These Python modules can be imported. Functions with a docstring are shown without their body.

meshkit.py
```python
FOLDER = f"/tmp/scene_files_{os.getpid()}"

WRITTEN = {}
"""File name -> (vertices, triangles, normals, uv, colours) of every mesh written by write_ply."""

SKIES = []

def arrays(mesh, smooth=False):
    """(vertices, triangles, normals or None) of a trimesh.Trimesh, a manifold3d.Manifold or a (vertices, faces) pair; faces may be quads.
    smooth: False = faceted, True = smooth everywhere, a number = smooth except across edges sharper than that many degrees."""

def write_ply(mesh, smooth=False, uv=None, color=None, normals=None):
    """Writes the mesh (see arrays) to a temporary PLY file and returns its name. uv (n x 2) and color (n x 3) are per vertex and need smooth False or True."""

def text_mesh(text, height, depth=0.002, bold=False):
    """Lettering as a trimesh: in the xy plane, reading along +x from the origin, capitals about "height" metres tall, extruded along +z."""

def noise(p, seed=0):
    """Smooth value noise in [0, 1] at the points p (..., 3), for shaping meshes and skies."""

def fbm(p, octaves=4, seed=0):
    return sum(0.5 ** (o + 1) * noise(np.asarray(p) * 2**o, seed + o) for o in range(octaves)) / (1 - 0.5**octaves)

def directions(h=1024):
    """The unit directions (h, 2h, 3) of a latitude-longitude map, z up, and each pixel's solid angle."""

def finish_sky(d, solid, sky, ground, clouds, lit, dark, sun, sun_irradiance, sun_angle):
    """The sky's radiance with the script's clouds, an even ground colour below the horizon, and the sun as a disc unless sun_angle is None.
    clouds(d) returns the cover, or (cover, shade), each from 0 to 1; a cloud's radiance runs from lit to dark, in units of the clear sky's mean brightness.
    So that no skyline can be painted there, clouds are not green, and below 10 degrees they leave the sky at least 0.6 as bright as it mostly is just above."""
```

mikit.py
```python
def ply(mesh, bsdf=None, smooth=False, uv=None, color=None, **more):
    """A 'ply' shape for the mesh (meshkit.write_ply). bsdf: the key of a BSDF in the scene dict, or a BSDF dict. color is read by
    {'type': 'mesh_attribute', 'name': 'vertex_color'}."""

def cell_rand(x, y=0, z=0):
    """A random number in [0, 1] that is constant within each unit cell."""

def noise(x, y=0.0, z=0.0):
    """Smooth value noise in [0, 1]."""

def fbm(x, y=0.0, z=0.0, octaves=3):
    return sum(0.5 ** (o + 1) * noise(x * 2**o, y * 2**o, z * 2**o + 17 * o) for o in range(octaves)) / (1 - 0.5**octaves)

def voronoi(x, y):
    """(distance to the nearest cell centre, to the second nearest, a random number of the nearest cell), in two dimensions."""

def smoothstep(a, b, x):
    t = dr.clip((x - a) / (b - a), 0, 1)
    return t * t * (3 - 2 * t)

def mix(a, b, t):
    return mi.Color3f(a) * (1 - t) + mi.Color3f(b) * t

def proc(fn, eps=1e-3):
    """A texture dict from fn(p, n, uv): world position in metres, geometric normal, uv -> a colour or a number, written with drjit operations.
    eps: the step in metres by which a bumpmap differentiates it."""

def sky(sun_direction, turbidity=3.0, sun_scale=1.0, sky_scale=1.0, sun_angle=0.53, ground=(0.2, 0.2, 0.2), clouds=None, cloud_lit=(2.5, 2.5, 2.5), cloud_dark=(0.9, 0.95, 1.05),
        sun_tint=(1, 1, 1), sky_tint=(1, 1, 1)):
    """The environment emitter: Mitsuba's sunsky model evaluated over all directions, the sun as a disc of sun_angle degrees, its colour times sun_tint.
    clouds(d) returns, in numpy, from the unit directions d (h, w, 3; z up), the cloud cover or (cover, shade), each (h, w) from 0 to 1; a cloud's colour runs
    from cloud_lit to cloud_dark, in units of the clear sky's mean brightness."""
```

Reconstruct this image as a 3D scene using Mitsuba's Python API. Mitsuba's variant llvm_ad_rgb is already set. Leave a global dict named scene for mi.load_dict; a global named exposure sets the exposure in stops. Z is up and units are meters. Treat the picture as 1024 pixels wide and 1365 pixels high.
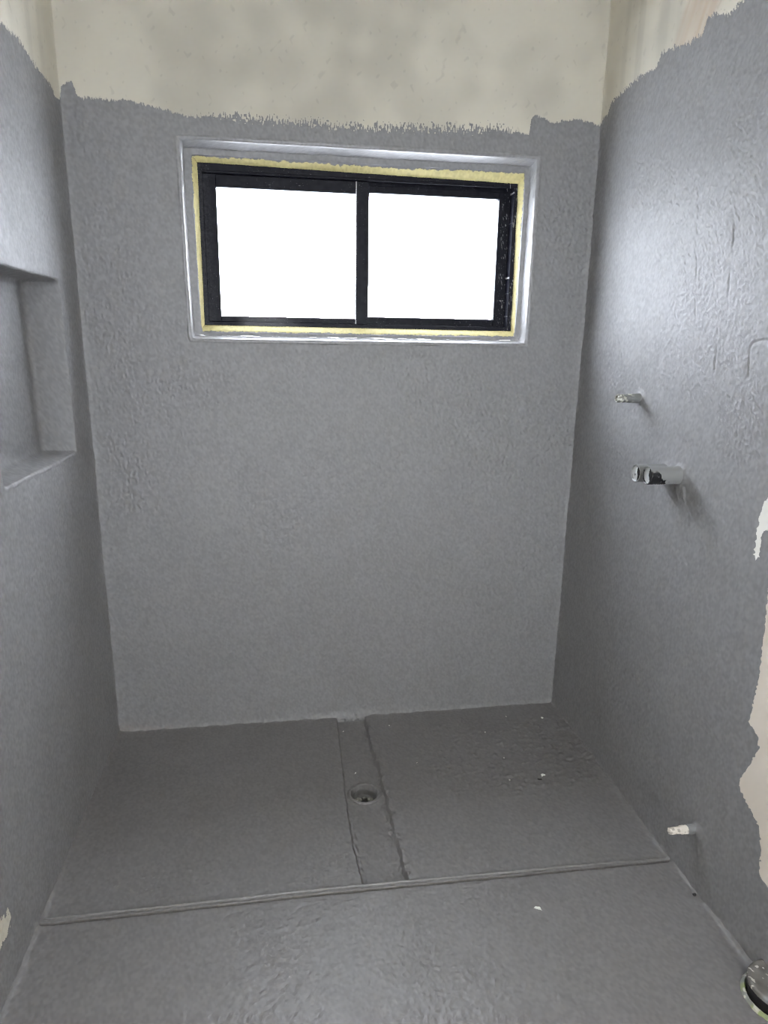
import math, random
import numpy as np
import trimesh
import drjit as dr
import mitsuba as mi
import mikit, meshkit
from mikit import cell_rand, smoothstep, mix
from shapely.geometry import Polygon
import shapely

random.seed(7)
T = mi.ScalarTransform4f

# ------------------------------------------------------------------ camera, sky, lamp, exposure
CAM = np.array([0.6673, -2.4333, 1.4950])
FWD = np.array([0.14896527, 0.9580342, -0.24490779])
UP = np.array([0.0226, 0.24430797, 0.9694343])
exposure = 3.8
scene, labels = {}, {}
scene['camera'] = {'type': 'perspective', 'fov': 60.596, 'fov_axis': 'x', 'near_clip': 0.02, 'far_clip': 200.0,
                   'to_world': T().look_at(origin=CAM.tolist(), target=(CAM + FWD).tolist(), up=UP.tolist())}
SKY_LEVEL = 6.8
LAMP_LEVEL = 4.5


def overcast(d):
    f = meshkit.fbm(d * 2.5, 4, seed=3)
    return np.ones(d.shape[:2]), np.clip(0.25 + 0.5 * (f - 0.5), 0, 1)


scene['sky'] = mikit.sky((0.3, 0.5, 0.8), turbidity=6.0, sun_scale=0.0, sky_scale=SKY_LEVEL, ground=(0.64, 0.64, 0.64), clouds=overcast,
                         cloud_lit=(2.12, 2.26, 2.48), cloud_dark=(1.43, 1.57, 1.78))

# ------------------------------------------------------------------ room dimensions (metres; back wall y = 0, left wall x = 0)
W, Y0, ZC = 1.8, -4.6, 2.75
WIN = [(0.362, 1.511), (1.571, 1.511), (1.574, 2.139), (0.355, 2.136)]          # opening in the back wall: x, z
NICHE = [(-0.765, 1.147), (-0.178, 1.143), (-0.188, 1.677), (-0.765, 1.672)]    # opening in the left wall: y, z
DRAIN, DRAIN_R = (0.918, -0.473), 0.048
CAP = (1.795, -1.356)

# edges of the grey coat on the bare plaster (measured along each wall)
EDGE_BACK = [(0.001,2.217),(0.009,2.266),(0.024,2.275),(0.040,2.283),(0.048,2.264),(0.051,2.245),(0.059,2.235),(0.114,2.235),(0.172,2.232),(0.199,2.238),(0.236,2.234),(0.283,2.225),(0.326,2.215),(0.380,2.205),(0.504,2.207),(0.594,2.200),(0.686,2.198),(0.812,2.201),(0.849,2.195),(0.970,2.198),(1.149,2.206),(1.316,2.211),(1.417,2.219),(1.536,2.214),(1.540,2.265),(1.550,2.275),(1.578,2.270),(1.607,2.260),(1.641,2.258),(1.662,2.266),(1.703,2.270),(1.761,2.266),(1.797,2.256)]
EDGE_RIGHT = [(0.739,2.322),(0.676,2.317),(0.623,2.342),(0.586,2.348),(0.571,2.315),(0.502,2.318),(0.432,2.336),(0.368,2.345),(0.346,2.317),(0.215,2.325),(0.163,2.318),(0.066,2.309),(0.048,2.280),(0.017,2.276),(0.0,2.258)][::-1]
EDGE_RIGHT += [(0.80,2.33),(1.0,2.36),(1.3,2.30),(1.6,2.34)]
EDGE_LEFT = [(0.0,2.232),(0.046,2.221),(0.070,2.239),(0.150,2.242),(0.212,2.247),(0.268,2.257),(0.325,2.269),(0.385,2.260),(0.444,2.256),(0.6,2.24),(0.9,2.27),(1.3,2.25)]
PATCH_A = [(-1.074,1.176),(-1.068,1.163),(-1.061,1.142),(-1.052,1.116),(-1.052,1.092),(-1.052,1.065),(-1.054,1.031),(-1.055,1.015),(-1.064,1.002),(-1.071,1.013),(-1.071,1.040),(-1.070,1.067),(-1.075,1.080),(-1.086,1.085),(-1.102,1.098)]
PATCH_B = [(-1.117,1.015),(-1.118,0.940),(-1.126,0.843),(-1.134,0.725),(-1.129,0.635),(-1.126,0.600),(-1.163,0.578),(-1.172,0.553),(-1.155,0.502),(-1.130,0.438),(-1.130,0.417),(-1.162,0.394),(-1.199,0.376),(-1.219,0.360),(-1.231,0.323),(-1.244,0.247),(-1.273,0.241),(-1.6,0.263),(-1.6,1.0)]
PATCH_C = [(-1.25,0.201),(-1.087,0.201),(-1.069,0.200),(-1.065,0.184),(-1.043,0.191),(-1.036,0.162),(-1.050,0.149),(-1.058,0.142),(-1.078,0.142),(-1.098,0.147),(-1.106,0.140),(-1.25,0.145)]
CRACK_A = [(-0.810,1.802),(-0.822,1.640),(-0.822,1.585),(-0.806,1.548),(-0.808,1.510),(-0.807,1.433)]
CRACK_B = [(-0.592,2.315),(-0.600,2.207),(-0.614,2.095),(-0.635,1.925),(-0.666,1.749),(-0.701,1.558)]
ARC = [(-0.943,1.434),(-0.937,1.475),(-0.934,1.501),(-0.942,1.514),(-0.959,1.519),(-0.988,1.522)]


# ------------------------------------------------------------------ procedural helpers
def n2(x, y, k=0):
    """Two-dimensional value noise in [0, 1]."""
    x, y = mi.Float(x), mi.Float(y)
    i, j = dr.floor(x), dr.floor(y)
    t, s = x - i, y - j
    t, s = t * t * (3 - 2 * t), s * s * (3 - 2 * s)
    return dr.lerp(dr.lerp(cell_rand(i, j, k), cell_rand(i + 1, j, k), t), dr.lerp(cell_rand(i, j + 1, k), cell_rand(i + 1, j + 1, k), t), s)


def pw(x, pts):
    """Piecewise linear function through pts."""
    f = mi.Float(pts[0][1])
    for (a, fa), (b, fb) in zip(pts[:-1], pts[1:]):
        f += (fb - fa) / (b - a) * dr.clip(x - a, 0, b - a)
    return f


def inside(x, y, poly):
    """1 inside the polygon, else 0."""
    par = mi.UInt32(0)
    for (xa, ya), (xb, yb) in zip(poly, poly[1:] + poly[:1]):
        if abs(yb - ya) < 1e-9:
            continue
        crosses = ((ya > y) != (yb > y)) & (x < (xb - xa) * (y - ya) / (yb - ya) + xa)
        par = par ^ dr.select(crosses, mi.UInt32(1), mi.UInt32(0))
    return dr.select(par == 1, mi.Float(1), mi.Float(0))


def near_line(x, y, line):
    """Distance to a polyline."""
    d = np.full(np.shape(x), 9.0)
    for (xa, ya), (xb, yb) in zip(line[:-1], line[1:]):
        ex, ey = xb - xa, yb - ya
        t = np.clip(((x - xa) * ex + (y - ya) * ey) / (ex * ex + ey * ey), 0, 1)
        d = np.minimum(d, np.hypot(x - xa - t * ex, y - ya - t * ey))
    return d


GREY = (0.2005, 0.2, 0.2035)
PLASTER = (0.54, 0.51, 0.435)


def coat_edge(d, u, v, width):
    """Cover of the grey coat, from the distance d above its edge, roughened as a brush leaves it."""
    return 1 - smoothstep(-0.002, 0.002, d + (n2(u * 320, v * 120, 5) - 0.5) * width + (n2(u * 70, v * 70, 6) - 0.5) * 0.008)


def cover_back(p):
    w = 0.010 + 0.036 * smoothstep(0.40, 0.55, p.x) * (1 - smoothstep(1.42, 1.52, p.x))
    return coat_edge(p.z - pw(p.x, EDGE_BACK) - 0.25 * (w - 0.01), p.x, p.z, w)


def cover_left(p):
    y = -p.y
    c = coat_edge(p.z - pw(y, EDGE_LEFT), y, p.z, 0.016)
    jy, jz = (n2(y * 180, p.z * 90, 8) - 0.5) * 0.016, (n2(y * 90, p.z * 180, 9) - 0.5) * 0.016
    c = c * (1 - inside(p.y + jy, p.z + jz, PATCH_C))
    return c * (1 - smoothstep(1.30, 1.31, y + 0.06 * n2(p.z * 5, 3)))


def cover_right(p):
    y = -p.y
    c = coat_edge(p.z - pw(y, EDGE_RIGHT), y + 0.4 * p.z, p.z, 0.018)
    jy, jz = (n2(y * 150, p.z * 150, 8) - 0.5) * 0.007, (n2(y * 150, p.z * 150, 9) - 0.5) * 0.007
    c = c * (1 - inside(p.y + jy, p.z + jz, PATCH_A)) * (1 - inside(p.y + jy, p.z + jz, PATCH_B))
    return c * (1 - smoothstep(1.60, 1.61, y + 0.08 * n2(p.z * 4, 3)))


def grey_of(u, v):
    return mi.Color3f(GREY) * (0.89 + 0.03 * n2(u * 7, v * 7, 21) + 0.03 * n2(u * 60, v * 60, 22) + 0.19 * n2((0.9 * u + 0.35 * v) * 165, (0.9 * v - 0.35 * u) * 120, 23))


def plaster_of(u, v, streak=0.0):
    blot = smoothstep(0.35, 0.9, 0.6 * n2(u * 5, v * 5, 31) + 0.4 * n2(0.8 * u * 13 + 0.6 * v * 13, 0.8 * v * 13 - 0.6 * u * 13, 32)) * 0.16 + smoothstep(0.84, 0.97, n2(0.8 * u * 75 + 0.6 * v * 60, 0.8 * v * 60 - 0.6 * u * 75, 35)) * 0.09
    c = mi.Color3f(PLASTER) * (1.04 - blot - 0.10 * n2(u * 2.2, v * 2.2, 33))
    if streak:
        c = c * (1 - streak * smoothstep(0.45, 0.8, n2(u * 22, v * 1.6, 34)))
    return c


def col_back(p, n, uv):
    g = grey_of(p.x, p.z)
    pink = smoothstep(0.06, 0.0, p.z) * smoothstep(0.35, 0.05, p.x) * n2(p.x * 60, p.z * 90, 4)
    g = mix(g, (0.24, 0.19, 0.18), 0.45 * pink)
    return mix(plaster_of(p.x, p.z), g, cover_back(p))


def col_left(p, n, uv):
    return mix(plaster_of(p.y, p.z, 0.06), grey_of(p.y + 0.9 * p.x, p.z + 0.5 * p.x), cover_left(p))


def col_right(p, n, uv):
    pl = plaster_of(p.y, p.z, 0.08)
    stain = smoothstep(0.06, 0.0, dr.abs(p.y + 0.545 + 0.5 * (p.z - 2.37) + 0.05 * (n2(p.z * 20, p.y * 12, 11) - 0.5)) - 0.055) * (0.4 + 0.6 * n2((p.y * 0.9 + 0.45 * p.z) * 70, p.z * 9, 3))
    pl = mix(pl, (0.40, 0.31, 0.235), 0.75 * stain)
    pl = mix(pl, (0.60, 0.545, 0.48), smoothstep(1.3, 1.0, p.z))
    pale = inside(p.y, p.z, [(-1.03, 0.9), (-1.03, 1.3), (-1.2, 1.3), (-1.2, 1.016)])
    pl = mix(pl, (0.68, 0.68, 0.65), 0.75 * pale)
    return mix(pl, grey_of(p.y, p.z), cover_right(p))


def rough_back(p, n, uv):
    return 0.92 - 0.42 * cover_back(p)


def rough_left(p, n, uv):
    return 0.92 - 0.34 * cover_left(p)


def rough_right(p, n, uv):
    return 0.92 - 0.34 * cover_right(p)


def col_floor(p, n, uv):
    return grey_of(p.x, p.y) * mi.Color3f(0.87, 0.85, 0.84)


def rough_floor(p, n, uv):
    return 0.36 + 0.10 * n2(p.x * 12, p.y * 12, 56)


def coat(key, col, rough, spec=0.5):
    scene[key] = {'type': 'twosided', 'm': {'type': 'principled', 'base_color': mikit.proc(col), 'roughness': mikit.proc(rough) if callable(rough) else rough, 'specular': spec}}


coat('coat_back', col_back, rough_back)
coat('coat_left', col_left, rough_left)
coat('coat_right', col_right, rough_right, 0.40)
coat('coat_floor', col_floor, rough_floor)
coat('coat_reveal', lambda p, n, uv: grey_of(p.x + p.y, p.z + p.y) * 1.12, 0.30)


def plain(key, rgb, rough=0.5, spec=0.5, metallic=0.0):
    scene[key] = {'type': 'twosided', 'm': {'type': 'principled', 'base_color': {'type': 'rgb', 'value': list(rgb)} if not callable(rgb) else mikit.proc(rgb),
                                            'roughness': rough, 'specular': spec, 'metallic': metallic}}


plain('bare_plaster', (0.50, 0.475, 0.41), 0.9, 0.2)
plain('ceiling_white', (0.62, 0.61, 0.58), 0.9, 0.2)


def col_frame(p, n, uv):
    """Dusty black powder coat with specks and scratches."""
    speck = smoothstep(0.92, 0.96, n2(p.x * 310, p.z * 310, 61)) * smoothstep(0.35, 0.75, n2(p.x * 14, p.z * 14, 62))
    edge = smoothstep(1.490, 1.505, p.x) * smoothstep(0.78, 0.86, n2(p.x * 260 + p.z * 60, p.z * 85, 63))
    dust = smoothstep(0.46, 0.40, p.x) * 0.35 * n2(p.x * 240, p.z * 240, 64) + 0.10 * n2(p.x * 90, p.z * 90, 65)
    smear = smoothstep(1.592, 1.585, p.z) * smoothstep(0.50, 0.56, p.x) * smoothstep(0.78, 0.62, p.x) * (0.4 + 0.5 * n2(p.x * 40, p.z * 20, 66))
    c = mix((0.004, 0.0045, 0.009), (0.13, 0.13, 0.14), dr.clip(0.6 * dust + smear, 0, 1))
    return mix(c, (0.40, 0.40, 0.41), dr.clip(0.5 * speck + 0.6 * edge, 0, 1))


scene['black_aluminium'] = {'type': 'twosided', 'm': {'type': 'principled', 'base_color': mikit.proc(col_frame), 'roughness': 0.45, 'specular': 0.12}}
scene['pane_glass'] = {'type': 'thindielectric', 'int_ior': 1.5}

# ------------------------------------------------------------------ mesh helpers


def put(key, mesh, bsdf, smooth=False, kind=None, label=None, cat=None, group=None, **more):
    scene[key] = mikit.ply(mesh, bsdf, smooth=smooth, **more)
    e = {k: v for k, v in (('kind', kind), ('label', label), ('category', cat), ('group', group)) if v}
    if e:
        labels[key] = e
    return key


def box(x0, x1, y0, y1, z0, z1):
    b = trimesh.creation.box((x1 - x0, y1 - y0, z1 - z0))
    b.apply_translation(((x0 + x1) / 2, (y0 + y1) / 2, (z0 + z1) / 2))
    return b


def bevel_box(x0, x1, y0, y1, z0, z1, r=0.0015):
    """A box with its edges chamfered."""
    pts = [(x, y, z) for a in range(3) for x in ((x0 + r * (a != 0)), (x1 - r * (a != 0))) for y in ((y0 + r * (a != 1)), (y1 - r * (a != 1))) for z in ((z0 + r * (a != 2)), (z1 - r * (a != 2)))]
    return trimesh.convex.convex_hull(np.array(pts))


def sheet(us, vs, height, place, drop=None):
    """A displaced surface over the grid us x vs; place(u, v, h) -> points; drop(u, v) marks vertices that lie in an opening."""
    U, V = np.meshgrid(us, vs, indexing='ij')
    Hh = height(U, V)
    P = place(U, V, Hh).reshape(-1, 3)
    i = np.arange(U.size).reshape(U.shape)
    q = np.stack([i[:-1, :-1], i[1:, :-1], i[1:, 1:], i[:-1, 1:]], -1).reshape(-1, 4)
    if drop is not None:
        bad = drop(U, V).ravel()
        q = q[~bad[q].any(1)]
    f = np.vstack([q[:, [0, 1, 2]], q[:, [0, 2, 3]]])
    m = trimesh.Trimesh(P, f, process=False)
    m.remove_unreferenced_vertices()
    return m


def inset_quad(quad, d):
    """The quad with each side moved inwards by d (a number, or one per side), corners mitred; counter-clockwise."""
    q = np.array(quad, float)
    d = np.broadcast_to(d, 4)
    lines = []
    for k in range(4):
        a, b = q[k], q[(k + 1) % 4]
        t = (b - a) / np.linalg.norm(b - a)
        lines.append((a + np.array([-t[1], t[0]]) * d[k], t))
    out = []
    for k in range(4):
        (p, t), (r, s) = lines[k - 1], lines[k]
        k1 = np.linalg.solve(np.column_stack([t, -s]), r - p)[0]
        out.append(p + k1 * t)
    return np.array(out)


def ring(quad, profile, place, n=120, wobble=0.0012, seed=0, corner=0.004, grain=0.0008):
    """A moulding swept round the four sides: profile = [(inset, depth)], place(u, v, depth) -> points."""
    rows = []
    t = np.linspace(0, 1, n, endpoint=False)
    for k, (d, dep) in enumerate(profile):
        c = inset_quad(quad, d)
        pts = np.vstack([c[s] + (c[(s + 1) % 4] - c[s]) * t[:, None] for s in range(4)])
        mid = c.mean(0)
        cd = np.min([np.linalg.norm(pts - c[s], axis=1) for s in range(4)], axis=0)
        dirn = mid - pts
        dirn /= np.linalg.norm(dirn, axis=1, keepdims=True)
        pts = pts + dirn * (corner * np.exp(-(cd / 0.012) ** 2))[:, None]
        w = (meshkit.fbm(np.column_stack([pts * 28, np.full(len(pts), dep * 20)]), 3, seed) - 0.5) * 2 * wobble
        w2 = (meshkit.fbm(np.column_stack([pts * 28, np.full(len(pts), dep * 20 + 9)]), 3, seed + 5) - 0.5) * 2 * wobble
        pts = pts + dirn * w[:, None]
        w2 = w2 + grain * (meshkit.fbm(np.column_stack([pts * 140, np.full(len(pts), dep * 140 + 3)]), 2, seed + 7) - 0.5)
        pts = pts + dirn * (grain * (meshkit.fbm(np.column_stack([pts * 140, np.full(len(pts), dep * 140)]), 2, seed + 8) - 0.5))[:, None]
        rows.append(place(pts[:, 0], pts[:, 1], dep + w2 * (k > 0)))
    P = np.vstack(rows)
    M = 4 * n
    f = []
    j = np.arange(M)
    for r in range(len(profile) - 1):
        a, b = r * M + j, r * M + (j + 1) % M
        f.append(np.stack([a, b, b + M], 1))
        f.append(np.stack([a, b + M, a + M], 1))
    return trimesh.Trimesh(P, np.vstack(f), process=False)


def lathe(prof, n=40):
    """Surface of revolution about z; prof = [(radius, z)]."""
    a = np.linspace(0, 2 * np.pi, n, endpoint=False)
    P = np.vstack([np.column_stack([r * np.cos(a), r * np.sin(a), np.full(n, z)]) for r, z in prof])
    j = np.arange(n)
    f = []
    for k in range(len(prof) - 1):
        p, q = k * n + j, k * n + (j + 1) % n
        f += [np.stack([p, q, q + n], 1), np.stack([p, q + n, p + n], 1)]
    return trimesh.Trimesh(P, np.vstack(f), process=False)


def rough(mesh, amp, freq, seed=0):
    m = mesh.copy()
    n = np.array(m.vertex_normals)
    m.vertices = m.vertices + n * ((meshkit.fbm(np.array(m.vertices) * freq, 3, seed) - 0.5) * 2 * amp)[:, None]
    return m


def lines(a, b, step, dense=()):
    """Grid lines from a to b, finer in the given ranges (lo, hi, step)."""
    g = [np.arange(a, b + step / 2, step)]
    for lo, hi, s in dense:
        g = [x[(x < lo) | (x > hi)] for x in g] + [np.arange(lo, hi + s / 2, s)]
    return np.unique(np.round(np.concatenate(g), 5))


def f2(u, v, fr, seed, oct=2):
    return meshkit.fbm(np.stack([u * fr, v * fr, np.zeros_like(u)], -1), oct, seed) - 0.5


def cove(d, amp=0.0075, reach=0.007):
    return amp * np.exp(-np.maximum(d, 0) / reach)


def orange_peel(u, v, a, cell, seed, sx=1.0, sy=1.0, turn=0.5):
    """Relief that a roller leaves in thick paint: height a, grain size cell, stretched by sx, sy along a turned axis."""
    c, k = math.cos(turn), math.sin(turn)
    p, q = (c * u + k * v) / cell / sx, (c * v - k * u) / cell / sy
    return a * (f2(p, q, 1.0, seed, 1) + 0.4 * f2(p, q, 2.1, seed + 1, 1))


# ------------------------------------------------------------------ back wall with the window opening
win_poly = Polygon(WIN)


def h_back(u, v):
    h = f2(u, v, 6, 1) * 0.0018 + f2(u, v, 28, 2) * 0.0008
    paint = np.clip((np.interp(u, *zip(*EDGE_BACK)) - v) / 0.01 + 1, 0.12, 1)
    amt = np.clip(0.80 + 0.8 * f2(u, v, 6, 3), 0.4, 1.2) * paint
    side = np.clip(0.55 - u, 0, 0.4) / 0.4
    h += amt * ((1 - side) * orange_peel(u, v, PEEL, 0.0066, 8, 1, 1.15, 0.4) + side * orange_peel(u, v, PEEL, 0.0064, 50, 1, 1.7, 0.12))
    h += cove(v) * (0.8 + 1.2 * f2(u, v, 30, 4)) + cove(W - u) * (1 + 0.8 * f2(u, v, 30, 5)) + cove(u, 0.004)
    lump = np.exp(-((u - 0.925) / 0.07) ** 4) * np.exp(-np.maximum(v - 0.012, 0) / 0.008)
    h += lump * (0.006 + 0.010 * f2(u, v, 110, 6))
    h += np.exp(-np.maximum(v, 0) / 0.03) * 0.004 * np.maximum(f2(u, v, 60, 7), 0) * 2
    return h


def in_window(u, v, grow=0.002):
    return shapely.contains_xy(win_poly.buffer(grow, join_style=2), u, v)


PEEL = 0.0023
skin = sheet(lines(-0.01, W + 0.01, 0.003), lines(-0.03, ZC, 0.03, [(-0.03, 2.27, 0.003), (2.27, 2.6, 0.008)]), h_back, lambda u, v, h: np.stack([u, -h, v], -1), in_window)
ox0, oz0, ox1, oz1 = win_poly.buffer(0.006, join_style=2).bounds
core = trimesh.util.concatenate([box(-0.25, ox0, 0.014, 0.2, -0.2, ZC + 0.15), box(ox1, W + 0.25, 0.014, 0.2, -0.2, ZC + 0.15),
                                 box(ox0, ox1, 0.014, 0.2, -0.2, oz0), box(ox0, ox1, 0.014, 0.2, oz1, ZC + 0.15)])
put('wall_back', trimesh.util.concatenate([skin, core]), 'coat_back', True, 'structure', 'grey painted rendered wall under and around the window, bare beige plaster along its top')
SIDES = np.array([(0.007, 0.023), (0.0026, 0.020), (0.009, 0.030), (0.0, 0.0255)])      # per side (sill, right, head, left): inset at the back of the reveal, and of the flat behind it
prof = [(-0.018, 0.003), (-0.0125, -0.0010), (-0.0085, -0.0022), (-0.004, -0.0014), (-0.0008, 0.0010), (0.0010, 0.0050), (0.0018, 0.010)]
prof = [(np.full(4, a), b) for a, b in prof]
prof += [(0.0018 * (1 - t) + SIDES[:, 0] * t, 0.010 + 0.040 * t) for t in np.linspace(0.12, 1, 8)]
prof += [(SIDES[:, 0] + 0.0014, 0.0545), (SIDES[:, 0] + 0.004, 0.0565)]
prof += [((SIDES[:, 0] + 0.004) * (1 - t) + SIDES[:, 1] * t, 0.0565 + 0.0030 * t) for t in (0.2, 0.4, 0.6, 0.8, 0.95)]
prof += [(SIDES[:, 1], 0.0602), (SIDES[:, 1] + 0.0012, 0.062), (SIDES[:, 1] + 0.0012, 0.088)]
cut = next(k for k, (_, b) in enumerate(prof) if b > 0.0560)
put('wall_back__window_reveal', ring(WIN, prof[:cut + 1], lambda u, v, d: np.stack([u, np.broadcast_to(d, u.shape), v], -1), 150, 0.0011), 'coat_reveal', True)
put('wall_back__window_rebate', ring(WIN, prof[cut:], lambda u, v, d: np.stack([u, np.broadcast_to(d, u.shape), v], -1), 150, 0.0011, 2), 'coat_back', True)

# ------------------------------------------------------------------ left wall with the niche
niche_poly = Polygon(NICHE)


def h_left(u, v):
    h = f2(u, v, 6, 11) * 0.0022 + f2(u, v, 28, 12) * 0.0009
    paint = np.clip((np.interp(-u, *zip(*EDGE_LEFT)) - v) / 0.01 + 1, 0.12, 1)
    h += np.clip(0.85 + 1.0 * f2(u, v, 6, 13), 0.4, 1.3) * paint * orange_peel(u, v, PEEL, 0.0064, 14, 1, 1.3, 0.7)
    return h + cove(v, 0.006) + cove(-u, 0.005)


skin = sheet(lines(-1.45, 0.02, 0.01, [(-1.16, 0.02, 0.0033)]), lines(-0.03, ZC, 0.02, [(0.1, 2.34, 0.0033)]), h_left, lambda u, v, h: np.stack([h, u, v], -1),
             lambda u, v: shapely.contains_xy(niche_poly.buffer(0.002, join_style=2), u, v))
ny0, nz0, ny1, nz1 = niche_poly.buffer(0.006, join_style=2).bounds
core = trimesh.util.concatenate([box(-0.25, -0.014, Y0, ny0, -0.2, ZC + 0.15), box(-0.25, -0.014, ny1, 0.2, -0.2, ZC + 0.15), box(-0.25, -0.014, ny0, ny1, -0.2, nz0),
                                 box(-0.25, -0.014, ny0, ny1, nz1, ZC + 0.15), box(-0.25, -0.13, ny0, ny1, nz0, nz1), box(-0.014, 0.0, Y0, -1.44, -0.2, ZC + 0.15)])
put('wall_left', trimesh.util.concatenate([skin, core]), 'coat_left', True, 'structure', 'grey painted left wall with a recessed niche, bare plaster at its top')
prof = [(-0.016, 0.003), (-0.008, -0.0006), (-0.003, -0.0004), (0.0004, 0.0018), (0.0018, 0.006)]
prof += [(0.002 + 0.003 * t, 0.010 + 0.082 * t) for t in np.linspace(0, 1, 18)] + [(0.007, 0.099), (0.011, 0.104), (0.017, 0.107), (0.024, 0.108)]
prof += [(t, 0.108) for t in np.linspace(0.030, 0.255, 46)]
put('wall_left__niche', ring(NICHE, prof, lambda u, v, d: np.stack([-np.broadcast_to(d, u.shape), u, v], -1), 140, 0.0014, 4, 0.006, 0.0022), 'coat_left', True)
q = inset_quad(NICHE, 0.25)
put('wall_left__niche_back', sheet(np.linspace(q[:, 0].min() - 0.02, q[:, 0].max() + 0.02, 40), np.linspace(q[:, 1].min() - 0.02, q[:, 1].max() + 0.02, 30), lambda u, v: f2(u, v, 8, 3) * 0.001,
    lambda u, v, h: np.stack([-0.1082 + h * 0, u, v], -1)), 'coat_left', True)

# ------------------------------------------------------------------ right wall
PIPES = [(-0.4577, 1.3449), (-0.6464, 1.1399), (-0.7180, 1.1469), (-1.0047, 0.1867)]


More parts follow.
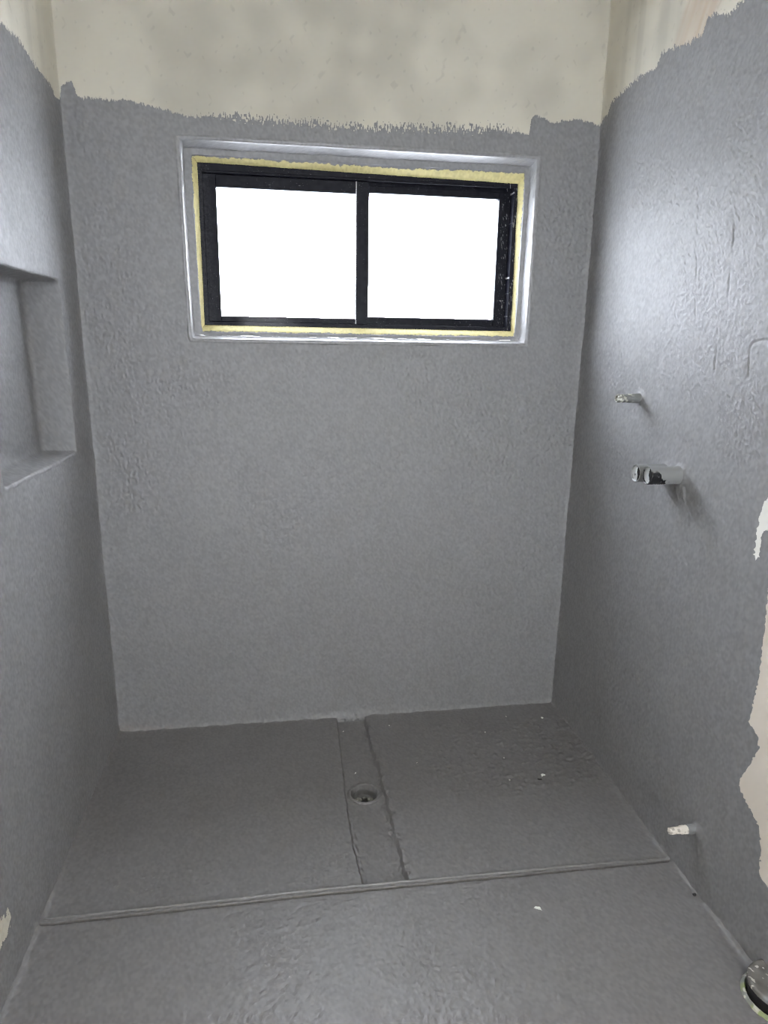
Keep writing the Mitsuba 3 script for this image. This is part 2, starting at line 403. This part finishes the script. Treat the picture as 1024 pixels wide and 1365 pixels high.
def h_right(u, v):
    h = f2(u, v, 5, 21) * 0.0026 + f2(u, v, 22, 22) * 0.0014
    inner = 1 / (1 + np.exp(-(u + 1.1345 - 0.0777 * v) / 0.002))
    paint = np.clip((np.interp(-u, *zip(*EDGE_RIGHT)) - v) / 0.01 + 1, 0.12, 1)
    h += np.clip(0.95 + 1.3 * f2(u, v, 6, 23), 0.4, 1.6) * paint * (0.2 + 0.8 * inner) * orange_peel(u, v, PEEL * 0.9, 0.0052, 24, 1, 1.2, -0.5)
    trowel = np.clip(f2(u, v, 5, 26) * 3 - 0.1, 0, 1) * inner * paint
    h += trowel * 0.0016 * np.maximum(f2((u + 0.8 * v) * 5, v - 0.8 * u, 24, 27), 0)
    wu = u + 0.008 * f2(u, v, 60, 28)
    h -= 0.0028 * np.exp(-(near_line(wu, v, CRACK_A) / 0.0028) ** 2) * np.clip(f2(v * 0, v, 30, 29) * 4 + 0.6, 0, 1)
    h -= 0.0020 * np.exp(-(near_line(wu, v, CRACK_B) / 0.0028) ** 2) * np.clip(f2(v * 0, v, 24, 30) * 4 + 0.4, 0, 1)
    h -= 0.0026 * np.exp(-(near_line(u, v, ARC) / 0.003) ** 2)
    h += cove(v, 0.007) + cove(-u, 0.004)
    h += 0.0026 * inner
    for (y, z), r in zip(PIPES, (0.0145, 0.0265, 0.0265, 0.0135)):      # paint built up round each pipe
        d = np.hypot(u - y, v - z) - r
        h += 0.007 * np.exp(-np.maximum(d, 0) / 0.006) * (d < 0.06)
    for k in range(5):                                                  # runs below the near mixer pipe
        yk = -0.718 - 0.026 + 0.010 * k + 0.12 * (1.12 - v) * (k - 2) * -0.05 - 0.25 * np.maximum(1.12 - v, 0)
        h += 0.006 * np.exp(-((u - yk) / 0.0032) ** 2) * np.clip((1.125 - v) / 0.01, 0, 1) * np.clip((v - 1.06 - 0.008 * (k % 3)) / 0.03, 0, 1)
    fan = np.exp(-(((u + 1.03 + 0.25 * (0.17 - v)) / 0.028) ** 2)) * np.clip((0.21 - v) / 0.02, 0, 1) * np.clip(v / 0.1, 0, 1)
    return h + fan * (0.004 + 0.004 * f2(u * 3, v, 40, 25))


def in_chase(u, v):
    return (np.abs(u - CAP[1]) < 0.0659) & (v < 0.0519)


c0, c1 = CAP[1] - 0.066, CAP[1] + 0.066
skin = sheet(np.unique(np.r_[lines(-1.65, 0.02, 0.012, [(-1.42, 0.02, 0.0032)]), c0, c1]), np.unique(np.r_[lines(-0.03, ZC, 0.02, [(-0.03, 2.40, 0.0032)]), 0.052]), h_right, lambda u, v, h: np.stack([W - h, u, v], -1), in_chase)
skin.invert()
core = trimesh.util.concatenate([box(W + 0.014, W + 0.25, c1, 0.2, -0.2, ZC + 0.15), box(W + 0.014, W + 0.25, Y0, c0, -0.2, ZC + 0.15), box(W + 0.014, W + 0.25, c0, c1, 0.053, ZC + 0.15),
                                 box(W + 0.10, W + 0.25, c0, c1, -0.2, 0.053), box(W, W + 0.014, Y0, -1.64, -0.2, ZC + 0.15)])
put('wall_right', trimesh.util.concatenate([skin, core]), 'coat_right', True, 'structure', 'grey painted right wall with pipe stubs, ragged bare plaster at its top and near edge')

# ------------------------------------------------------------------ floor with the drain channel
CH_L = np.array([(0.859, -0.0), (0.851, -0.411), (0.849, -0.549), (0.851, -0.721), (0.864, -0.885)])
CH_R = np.array([(0.977, -0.0), (0.982, -0.341), (0.992, -0.510), (0.990, -0.691), (1.000, -0.890)])


def h_floor(u, v):
    h = f2(u, v, 6, 31) * 0.0018 + f2(u, v, 26, 32) * 0.0009
    h += np.clip(0.45 - 0.35 * v + 1.1 * f2(u, v, 5, 33), 0.25, 1.2) * orange_peel(u, v, PEEL * 0.9, 0.0070, 62, 1, 1.3, 1.2)
    h += 0.0045 * np.maximum(f2(u, v * 1.6, 60, 34) - 0.06, 0) * 4 * np.clip((u - 1.05) * 4, 0, 1) * np.clip((v + 0.62) * 8, 0, 1) * np.clip(-v * 6, 0, 1)
    h += cove(-v, 0.004) + cove(u, 0.010) + cove(W - u, 0.011) * (1 + f2(u, v, 30, 35))
    xl = np.interp(-v, -CH_L[:, 1], CH_L[:, 0]) + 0.004 * f2(u * 0, v, 60, 36)
    xr = np.interp(-v, -CH_R[:, 1], CH_R[:, 0]) + 0.016 * f2(u * 0, v, 45, 37) * np.clip(-v * 4, 0.3, 1)
    inch = np.clip((u - xl) / 0.004, 0, 1) * np.clip((xr - u) / 0.006, 0, 1) * np.clip((v + 0.886) / 0.004, 0, 1)
    lip = np.exp(-((u - xr - 0.006) / 0.007) ** 2) * np.maximum(f2(u, v, 70, 38), 0) * 0.022 * (v > -0.88)
    h = h + lip - 0.018 * inch
    bank = np.exp(-((xr - u - 0.010) / 0.008) ** 2) * np.maximum(f2(u, v, 60, 39) + 0.1, 0) * 0.016 * (v > -0.88) * (v < -0.05)
    bank += np.exp(-((u - xl - 0.008) / 0.006) ** 2) * np.clip((-v - 0.5) * 6, 0, 1) * np.maximum(f2(u, v, 60, 40) + 0.15, 0) * 0.014 * (v > -0.88)
    h = h + bank * inch
    d = np.hypot(u - DRAIN[0], v - DRAIN[1])
    h += np.exp(-((d - DRAIN_R - 0.012) / 0.008) ** 2) * (0.0015 + 0.004 * f2(u, v, 90, 41))
    edge = np.interp(u, [0, 0.77, 1.8], [-0.9085, -0.9075, -0.9245])
    h += 0.0035 / (1 + np.exp((v - edge) / 0.0012)) - 0.011 * np.exp(-((v - edge - 0.0035) / 0.0028) ** 2)
    return h


def in_hole(u, v):
    return (np.hypot(u - DRAIN[0], v - DRAIN[1]) < DRAIN_R + 0.002) | ((np.hypot(u - CAP[0], v - CAP[1]) < 0.066))


skin = sheet(lines(-0.02, W + 0.02, 0.0042, [(0.84, 1.02, 0.0022)]), lines(-1.75, 0.02, 0.012, [(-1.45, 0.02, 0.0042), (-0.94, -0.88, 0.002)]), h_floor, lambda u, v, h: np.stack([u, v, h], -1), in_hole)
slab = trimesh.util.concatenate([box(-0.25, W + 0.25, Y0 - 0.2, 0.2, -0.3, -0.12), box(-0.2, W + 0.2, Y0, -1.745, -0.12, 0.0)])
hole_wall = lathe([(DRAIN_R + 0.008, -0.012), (DRAIN_R + 0.006, -0.12)], 48)
hole_wall.apply_translation((*DRAIN, 0))
put('floor', trimesh.util.concatenate([skin, slab, hole_wall]), 'coat_floor', True, 'structure', 'grey painted floor with a shallow drain channel running to the back wall')


def strip():
    """The ridge across the floor at the edge of the shower."""
    xs = np.linspace(-0.005, W + 0.005, 420)
    yb = np.interp(xs, [0, 0.77, 1.8], [-0.884, -0.883, -0.904])
    wd = np.interp(xs, [0, 0.77, 1.8], [0.024, 0.024, 0.020])
    prof = [(-0.10, -0.010), (0.0, 0.0026), (0.05, 0.0040), (0.11, 0.0036), (0.18, -0.0010), (0.26, -0.0022), (0.42, -0.0006), (0.54, 0.0012), (0.64, 0.0008), (0.74, -0.005), (0.88, -0.012), (1.06, -0.014)]
    P = []
    for k, (s, z) in enumerate(prof):
        w = (meshkit.fbm(np.column_stack([xs * 40, xs * 0 + k * 0.7, xs * 0]), 3, 3) - 0.5)
        P.append(np.column_stack([xs, yb - wd * s + w * 0.0035, z + w * 0.0018]))
    n = len(xs)
    P = np.vstack(P)
    f = []
    j = np.arange(n - 1)
    for k in range(len(prof) - 1):
        a = k * n + j
        f += [np.stack([a, a + n, a + n + 1], 1), np.stack([a, a + n + 1, a + 1], 1)]
    return trimesh.Trimesh(P, np.vstack(f), process=False)


put('floor__edge_strip', strip(), 'coat_floor', True)

# ------------------------------------------------------------------ ceiling and the near end of the room, behind the camera
put('ceiling', box(-0.25, W + 0.25, Y0 - 0.2, 0.2, ZC, ZC + 0.15), 'ceiling_white', False, 'structure', 'flat white ceiling')
FX0, FX1, FZ0, FZ1, PORCH = 0.30, 1.50, 0.95, 2.15, 2.6        # high opening in the near wall, and the depth of the porch roof outside it
put('wall_front', trimesh.util.concatenate([box(-0.25, FX0, Y0 - 0.2, Y0, -0.2, ZC + 0.15), box(FX1, W + 0.25, Y0 - 0.2, Y0, -0.2, ZC + 0.15), box(FX0, FX1, Y0 - 0.2, Y0, FZ1, ZC + 0.15),
                                            box(FX0, FX1, Y0 - 0.2, Y0, -0.2, FZ0)]),
    'bare_plaster', False, 'structure', 'bare plaster wall with a wide unglazed window opening, behind the camera')
put('ceiling__porch_roof', box(-1.5, W + 1.5, Y0 - 0.2 - PORCH, Y0 - 0.2, FZ1 + 0.06, FZ1 + 0.2), 'bare_plaster')

# ------------------------------------------------------------------ window
labels['window_1'] = {'kind': 'structure', 'label': 'black aluminium sliding window with two panes under the bare plaster band'}
YF = 0.086
fx0, fx1, fz0, fz1 = 0.384, 1.556, 1.540, 2.104
frame = trimesh.util.concatenate([bevel_box(fx0, 0.414, YF, 0.165, fz0, fz1), bevel_box(1.524, fx1, YF, 0.165, fz0, fz1),
                                  bevel_box(0.41, 1.53, YF, 0.165, 2.066, fz1), bevel_box(0.41, 1.53, YF, 0.165, fz0, 1.5665)])
tracks = trimesh.util.concatenate([bevel_box(0.412, 1.526, YF + 0.002, YF + 0.006, 2.060, 2.068, 0.0008), bevel_box(0.412, 1.526, 0.124, 0.128, 2.052, 2.068, 0.0008),
                                   bevel_box(0.412, 1.526, YF + 0.001, YF + 0.005, 1.565, 1.571, 0.0008), bevel_box(0.412, 1.526, 0.124, 0.128, 1.565, 1.576, 0.0008)])
put('window_1__frame', frame, 'black_aluminium')
put('window_1__track', tracks, 'black_aluminium')


def sash(key, x0, gx0, gx1, x1, z0, gz0, gz1, z1, y0, y1):
    labels[key] = {}
    put(key + '__stile', bevel_box(x0, gx0, y0 - 0.002, y1, z0, z1), 'black_aluminium')
    put(key + '__stile_001', bevel_box(gx1, x1, y0 - 0.002, y1, z0, z1), 'black_aluminium')
    put(key + '__rail', bevel_box(gx0, gx1, y0, y1, gz1, z1), 'black_aluminium')
    put(key + '__rail_001', bevel_box(gx0, gx1, y0, y1, z0, gz0), 'black_aluminium')
    ym = (y0 + y1) / 2
    pane = trimesh.Trimesh([(gx0 - 0.004, ym, gz0 - 0.004), (gx1 + 0.004, ym, gz0 - 0.004), (gx1 + 0.004, ym, gz1 + 0.004), (gx0 - 0.004, ym, gz1 + 0.004)], [[0, 1, 2], [0, 2, 3]], process=False)
    put(key + '__pane', pane, 'pane_glass')
    del labels[key]


sash('window_1__sash', 0.413, 0.457, 0.9435, 0.989, 1.572, 1.591, 2.018, 2.058, 0.096, 0.121)
sash('window_1__sash_001', 0.946, 0.9905, 1.4815, 1.526, 1.574, 1.600, 2.030, 2.062, 0.128, 0.153)
plain('pale_gasket', (0.55, 0.56, 0.58), 0.4)
put('window_1__gasket', bevel_box(0.9415, 0.9445, 0.0915, 0.0950, 1.573, 2.057, 0.0006), 'pale_gasket')


def col_tape(p, n, uv):
    """Yellow paper tape, its outer margin overrun with the grey coat."""
    d = dr.minimum(dr.minimum(p.x - 0.3815, 1.553 - p.x), dr.minimum(p.z - 1.535, 2.107 - p.z))
    top = smoothstep(2.08, 2.085, p.z) * (smoothstep(0.62, 0.80, p.x) * 0.4 + 0.25) * smoothstep(1.35, 1.15, p.x)
    nz = n2(p.x * 190, p.z * 190, 71) * 0.5 + n2(p.x * 50, p.z * 50, 72) * 0.5
    g = 1 - smoothstep(-0.0008, 0.0008, d + 0.002 - 0.009 * nz - 0.010 * top * n2(p.x * 120, p.z * 120, 73))
    y = mi.Color3f(0.56, 0.50, 0.25) * (0.88 + 0.2 * n2(p.x * 160, p.z * 160, 74))
    return mix(y, GREY, dr.clip(g, 0, 1))


scene['paper_tape'] = {'type': 'twosided', 'm': {'type': 'principled', 'base_color': mikit.proc(col_tape), 'roughness': 0.6, 'specular': 0.4}}
TO = [(0.376, 1.530), (1.559, 1.530), (1.559, 2.113), (0.376, 2.113)]
TI = [(0.399, 1.559), (1.541, 1.558), (1.536, 2.075), (0.400, 2.089)]


def tape(k, n=60, th=0.0012):
    a, b, c, d = (np.array(v) for v in (TO[k], TO[(k + 1) % 4], TI[(k + 1) % 4], TI[k]))
    t = np.linspace(0, 1, n)[:, None]
    o, i = a + (b - a) * t, d + (c - d) * t
    rows = []
    for s, y in ((0.0, 0.0612), (0.2, 0.0614), (0.5, 0.0690), (0.8, 0.0780), (1.0, 0.0870)):
        p = o + (i - o) * s
        w = (meshkit.fbm(np.column_stack([p * 30, np.full(n, 3.0 + k)]), 2, 5) - 0.5) * 0.002
        rows.append(np.column_stack([p[:, 0] + w * (k % 2), y + w * 0.3, p[:, 1] + w * (1 - k % 2)]))
    front = np.vstack(rows)
    back = front + np.array([0, th, 0])
    m, f = len(rows), []
    j = np.arange(n - 1)
    for r in range(m - 1):
        q = r * n + j
        f += [np.stack([q, q + 1, q + n + 1], 1), np.stack([q, q + n + 1, q + n], 1)]
    f = np.vstack(f)
    N = m * n
    edge = np.concatenate([np.arange(n), np.arange(1, m) * n + n - 1, (m - 1) * n + np.arange(n - 2, -1, -1), np.arange(m - 2, 0, -1) * n])
    e2 = np.roll(edge, -1)
    f = np.vstack([f, f[:, ::-1] + N, np.stack([edge, edge + N, e2 + N], 1), np.stack([edge, e2 + N, e2], 1)])
    return trimesh.Trimesh(np.vstack([front, back]), f, process=False)


for k, (side, txt) in enumerate((('sill', 'brightly lit yellow masking tape along the bottom of the black window frame'), ('right', 'upright yellow masking tape beside the right-hand jamb of the window'),
                                 ('head', 'yellow masking tape along the top of the window frame, partly smeared with grey'), ('left', 'narrow upright yellow masking tape beside the left-hand jamb of the window'))):
    put('masking_tape' + (f'_{k:03d}' if k else ''), tape(k), 'paper_tape', 40, None, txt, 'tape', 'masking tapes round the window')

# ------------------------------------------------------------------ pipe stubs in the right wall
INTO = np.array([[0, 0, -1, W], [0, 1, 0, 0], [1, 0, 0, 0], [0, 0, 0, 1.0]])     # lathe axis z -> out of the right wall (-x)


def out_of_wall(mesh, y, z):
    m = mesh.copy()
    m.apply_transform(INTO)
    m.apply_translation((0, y, z))
    return m


def col_small(p, n, uv):
    k = smoothstep(0.42, 0.62, n2(p.x * 150, p.z * 170 + p.y * 60, 81)) * smoothstep(1.775, 1.745, p.x)
    return mix((0.15, 0.155, 0.15), (0.40, 0.40, 0.34), k)


def col_sleeve(p, n, uv):
    """Black plastic sleeve, mostly overpainted grey; bare near its mouth and underneath."""
    ang = (1.1469 - p.z) / 0.0265
    m = n2(p.x * 190, p.z * 130, 82) * 0.55 + n2(p.x * 60, p.z * 60, 83) * 0.45
    near = smoothstep(1.750, 1.706, p.x + 0.014 * ang * -1)
    black = smoothstep(0.50, 0.56, m * 0.55 + near * 0.42 + 0.08 * ang) * smoothstep(-0.75, -0.35, ang) * smoothstep(-0.68, -0.70, p.y)
    return mix((0.20, 0.205, 0.205), (0.006, 0.006, 0.007), black)


def col_mouth(p, n, uv):
    black = smoothstep(0.34, 0.44, n2(p.y * 55, p.z * 60, 84) * 0.5 + smoothstep(0.004, -0.010, p.y + dr.select(p.y < -0.682, mi.Float(0.718), mi.Float(0.646))) * 0.45)
    return mix((0.36, 0.365, 0.36), (0.006, 0.006, 0.007), black)


def col_white_plug(p, n, uv):
    return mix((0.70, 0.66, 0.60), (0.40, 0.37, 0.32), smoothstep(0.6, 0.8, n2(p.x * 200, p.z * 200 + p.y * 90, 85)))


plain('stub_grey', col_small, 0.45)
plain('sleeve_paint', col_sleeve, 0.35)
plain('mouth_paint', col_mouth, 0.45)
plain('white_plug', col_white_plug, 0.5)
plain('stub_tip', lambda p, n, uv: mix((0.22, 0.22, 0.20), (0.55, 0.55, 0.50), smoothstep(0.35, 0.6, n2(p.x * 160, p.z * 200 + p.y * 120, 86))), 0.45)
plain('grey_root', (0.20, 0.205, 0.21), 0.45)
plain('dull_black', (0.008, 0.008, 0.009), 0.5)

y, z = PIPES[0]
labels['water_pipe_stub'] = {'label': 'slim grey-smeared water pipe stub highest on the right wall, pale rim at its tip', 'category': 'pipe'}
body = lathe([(0.0175, -0.03), (0.0172, 0.002), (0.0155, 0.006), (0.0150, 0.018), (0.0154, 0.024), (0.0145, 0.032), (0.0142, 0.046), (0.0125, 0.052), (0.0122, 0.066)], 32)
put('water_pipe_stub__body', out_of_wall(rough(body.subdivide().subdivide(), 0.0013, 160, 3), y, z), 'stub_grey', 50)
tip = lathe([(0.0118, 0.064), (0.0132, 0.066), (0.0136, 0.080), (0.0128, 0.084), (0.0090, 0.084), (0.0080, 0.080), (0.0078, 0.072), (0.0001, 0.072)], 32)
put('water_pipe_stub__tip', out_of_wall(rough(tip, 0.0006, 200, 5), y, z), 'stub_tip', 40)
labels['water_pipe_stub__tip'] = {'label': 'pale hollow tip'}

for k, (L, txt) in enumerate(((0.101, 'rear grey plastic pipe sleeve of the pair, farther from the viewer, light grey all along'), (0.105, 'front plastic pipe sleeve of the pair, black patches showing through its grey paint'))):
    key = 'pipe_sleeve' + ('_001' if k else '')
    y, z = PIPES[1 + k]
    labels[key] = {'label': txt, 'category': 'pipe', 'group': 'mixer pipe sleeves on the right wall'}
    tube = lathe([(0.0285, -0.03), (0.0275, 0.003), (0.0268, 0.010)] + [(0.0265, s) for s in np.linspace(0.02, L - 0.003, 8)] + [(0.0262, L - 0.001), (0.0252, L), (0.0236, L - 0.001), (0.0232, L - 0.006)], 48)
    put(key + '__body', out_of_wall(rough(tube, 0.0004, 60, 7), y, z), 'sleeve_paint', 50)
    mouth = lathe([(0.0234, L - 0.004), (0.0215, L - 0.0055), (0.016, L - 0.006), (0.010, L - 0.0055), (0.0001, L - 0.005)], 48)
    put(key + '__end_cap', out_of_wall(rough(mouth, 0.0008, 140, 9), y, z), 'mouth_paint', 50)
    labels[key + '__end_cap'] = {'label': 'paint-daubed end'}

y, z = PIPES[3]
labels['drain_pipe_stub'] = {'label': 'short pipe stub with a cream white plug low on the right wall', 'category': 'pipe'}
body = lathe([(0.020, -0.03), (0.0185, 0.002), (0.0145, 0.008), (0.0132, 0.014), (0.0134, 0.030), (0.0125, 0.034)], 32)
put('drain_pipe_stub__body', out_of_wall(rough(body.subdivide().subdivide(), 0.0016, 150, 11), y, z), 'grey_root', 50)
tip = trimesh.util.concatenate([lathe([(0.0115, 0.030), (0.0118, 0.034), (0.0122, 0.052), (0.0112, 0.054)], 8), lathe([(0.0098, 0.052), (0.0102, 0.070), (0.0100, 0.085), (0.0090, 0.087), (0.0001, 0.087)], 6)])
put('drain_pipe_stub__plug', out_of_wall(tip, y, z), 'white_plug', 20)
labels['drain_pipe_stub__plug'] = {'label': 'cream white plug'}

# ------------------------------------------------------------------ drain in the channel
labels['floor_drain'] = {'label': 'round open floor drain in the recessed channel, grit inside', 'category': 'drain'}
r = DRAIN_R
collar = lathe([(r + 0.010, -0.0155), (r + 0.006, -0.0112), (r + 0.001, -0.0108), (r - 0.002, -0.0135), (r - 0.003, -0.022), (r - 0.0035, -0.032)], 64)
collar = rough(collar.subdivide().subdivide(), 0.0012, 90, 13)
collar.apply_translation((*DRAIN, 0))
put('floor_drain__pipe', collar, 'coat_floor', 50)


inner = lathe([(r - 0.0030, -0.031), (r - 0.0055, -0.0335), (r - 0.0062, -0.048), (r - 0.010, -0.052), (r - 0.018, -0.054), (r - 0.018, -0.11), (0.0001, -0.11)], 64)
inner = rough(inner.subdivide(), 0.0012, 90, 14)
inner.apply_translation((*DRAIN, 0))
plain('drain_inside', (0.14, 0.14, 0.14), 0.5)
put('floor_drain__socket', inner, 'drain_inside', 50)


def lump(rx, ry, rz, seed, amp=0.25):
    m = trimesh.creation.icosphere(subdivisions=3)
    v = np.array(m.vertices)
    v = v * (1 + amp * 2 * (meshkit.fbm(v * 1.6 + 10, 3, seed)[:, None] - 0.5))
    m.vertices = v * (rx, ry, rz)
    return m


plain('grit', lambda p, n, uv: mix((0.16, 0.16, 0.15), (0.36, 0.36, 0.33), n2(p.x * 180, p.y * 180 + p.z * 90, 91)), 0.8)
for k, (dx, dy, s) in enumerate(((-0.020, 0.004, 0.013), (0.021, 0.002, 0.011), (0.002, 0.012, 0.006))):
    g = lump(s, s * 0.8, s * 0.45, 20 + k)
    g.apply_translation((DRAIN[0] + dx, DRAIN[1] + dy, -0.042))
    put('floor_drain__grit' + (f'_{k:03d}' if k else ''), g, 'grit', 40)

# ------------------------------------------------------------------ waste pipe at the right wall
labels['waste_pipe_cap'] = {'label': 'dirty round cap on a black waste pipe where the floor meets the right wall', 'category': 'pipe'}


def col_cap(p, n, uv):
    c = mix((0.10, 0.095, 0.085), (0.20, 0.19, 0.175), n2(p.x * 60, p.y * 60, 92))
    wht = smoothstep(0.80, 0.86, n2((p.x + 0.6 * p.y) * 150, (p.y - 0.6 * p.x) * 80, 97)) * 0.75
    gl = smoothstep(0.02, 0.0, p.y - CAP[1] + 0.035) * smoothstep(0.4, 0.6, n2(p.x * 40, p.y * 40, 94)) * 0.5
    return mix(mix(c, (0.62, 0.60, 0.56), wht), (0.33, 0.37, 0.40), gl)


plain('dirty_cap', col_cap, 0.45)
plain('green_rim', lambda p, n, uv: mix(mix((0.21, 0.22, 0.20), (0.27, 0.33, 0.13), smoothstep(0.55, 0.75, n2(p.x * 40, p.y * 40, 96))), (0.52, 0.51, 0.44), smoothstep(0.60, 0.72, n2(p.x * 90, p.y * 90, 95))), 0.6)
cap = lathe([(0.0600, 0.034), (0.0640, 0.036), (0.0645, 0.043), (0.0630, 0.047), (0.0590, 0.049), (0.0540, 0.0475), (0.030, 0.0465), (0.0001, 0.0465)], 56)
cap = rough(cap.subdivide(), 0.0009, 70, 15)
cap.apply_translation((*CAP, 0))
put('waste_pipe_cap__cap', cap, 'dirty_cap', 50)
pipe = lathe([(0.061, -0.06), (0.061, 0.038)], 56)
pipe.apply_translation((*CAP, 0))
put('waste_pipe_cap__pipe', pipe, 'dull_black', 50)
labels['waste_pipe_cap__pipe'] = {'label': 'black pipe under the cap'}
rim = rough(lathe([(0.062, -0.03), (0.0625, 0.006), (0.066, 0.010), (0.072, 0.007), (0.076, 0.0), (0.078, -0.02)], 72).subdivide(), 0.0022, 70, 16)
rim.apply_translation((*CAP, 0))
put('waste_pipe_cap__rim', rim, 'green_rim', 50)
labels['waste_pipe_cap__rim'] = {'label': 'pale green rim'}

# ------------------------------------------------------------------ bits of plaster lying on the floor
plain('white_chip', (0.80, 0.80, 0.77), 0.8)
plain('dark_chip', (0.02, 0.02, 0.02), 0.5)
CHIPS = [((1.329, -1.035), 0.011, 0.004, 'largest white plaster chip, alone on the near floor in front of the raised strip'),
         ((1.566, -0.481), 0.0095, 0.004, 'white plaster chip beside a dark splinter on the right of the shower floor'),
         ((1.709, -0.115), 0.006, 0.003, 'white plaster crumb in the far right corner of the shower floor'),
         ((1.562, -0.084), 0.0032, 0.002, 'white speck near the back wall, right half of the shower floor'),
         ((1.066, -0.091), 0.0036, 0.002, 'white speck near the back wall, just right of the drain channel'),
         ((0.881, -0.081), 0.0042, 0.002, 'white speck inside the channel at its far end'),
         ((0.900, -0.353), 0.0042, 0.002, 'white speck inside the channel just behind the drain hole'),
         ((1.130, -0.347), 0.0032, 0.002, 'white speck on the floor to the right of the drain hole'),
         ((1.439, -0.488), 0.0042, 0.002, 'white speck left of the chip with the dark splinter'),
         ((1.441, -0.185), 0.0030, 0.002, 'white speck on the dark part of the floor left of the far corner crumb'),
         ((1.461, -0.358), 0.0030, 0.002, 'white speck behind the chip with the dark splinter')]


def floor_at(x, y):
    return float(h_floor(np.array([[x]]), np.array([[y]]))[0, 0])


for k, ((x, y), s, t, txt) in enumerate(CHIPS):
    rr = np.random.default_rng(100 + k)
    n = 7
    a = np.sort(rr.uniform(0, 2 * np.pi, n) * 0.4 + np.arange(n) / n * 2 * np.pi * 0.9)
    rad = s * rr.uniform(0.75, 1.15, n)
    pts = np.column_stack([rad * np.cos(a), rad * 0.75 * np.sin(a)])
    hull = np.vstack([np.column_stack([pts, np.zeros(n)]), np.column_stack([pts * 0.8, np.full(n, t)])])
    m = trimesh.convex.convex_hull(hull)
    m.apply_translation((x, y, floor_at(x, y) - 0.0002))
    put('plaster_chip' + (f'_{k:03d}' if k else ''), m, 'white_chip', False, None, txt, 'plaster chip', 'plaster crumbs on the floor')
m = trimesh.convex.convex_hull(np.array([(-0.010, 0.001, 0), (0.010, -0.003, 0), (0.008, 0.003, 0.0), (-0.006, 0.002, 0.003), (0.006, 0.0, 0.003), (-0.007, -0.002, 0.0)]))
m.apply_translation((1.546, -0.499, floor_at(1.546, -0.499)))
put('splinter', m, 'dark_chip', False, None, 'dark splinter lying beside a white chip on the right of the shower floor', 'splinter')
m = lump(0.005, 0.004, 0.004, 55)
m.apply_translation((1.785, -1.052, 0.008))
put('pebble', m, 'dark_chip', True, None, 'tiny black crumb on the near floor against the right wall', 'crumb')

# ------------------------------------------------------------------ ceiling lamp behind the camera
labels['ceiling_lamp'] = {'label': 'round flush ceiling lamp behind the camera', 'category': 'lamp'}
base = lathe([(0.0001, ZC), (0.17, ZC), (0.175, ZC - 0.02), (0.165, ZC - 0.03)], 40)
base.apply_translation((0.9, -3.3, 0))
put('ceiling_lamp__base', base, 'ceiling_white', 40)
dome = lathe([(0.0001, -0.055), (0.06, -0.053), (0.11, -0.046), (0.15, -0.035), (0.163, -0.026)], 40)
dome.apply_translation((0.9, -3.3, ZC))
if dome.face_normals[:, 2].mean() > 0:
    dome.invert()
put('ceiling_lamp__diffuser', dome, 'ceiling_white', False, emitter={'type': 'area', 'radiance': {'type': 'rgb', 'value': [LAMP_LEVEL * 1.08, LAMP_LEVEL, LAMP_LEVEL * 0.88]}})
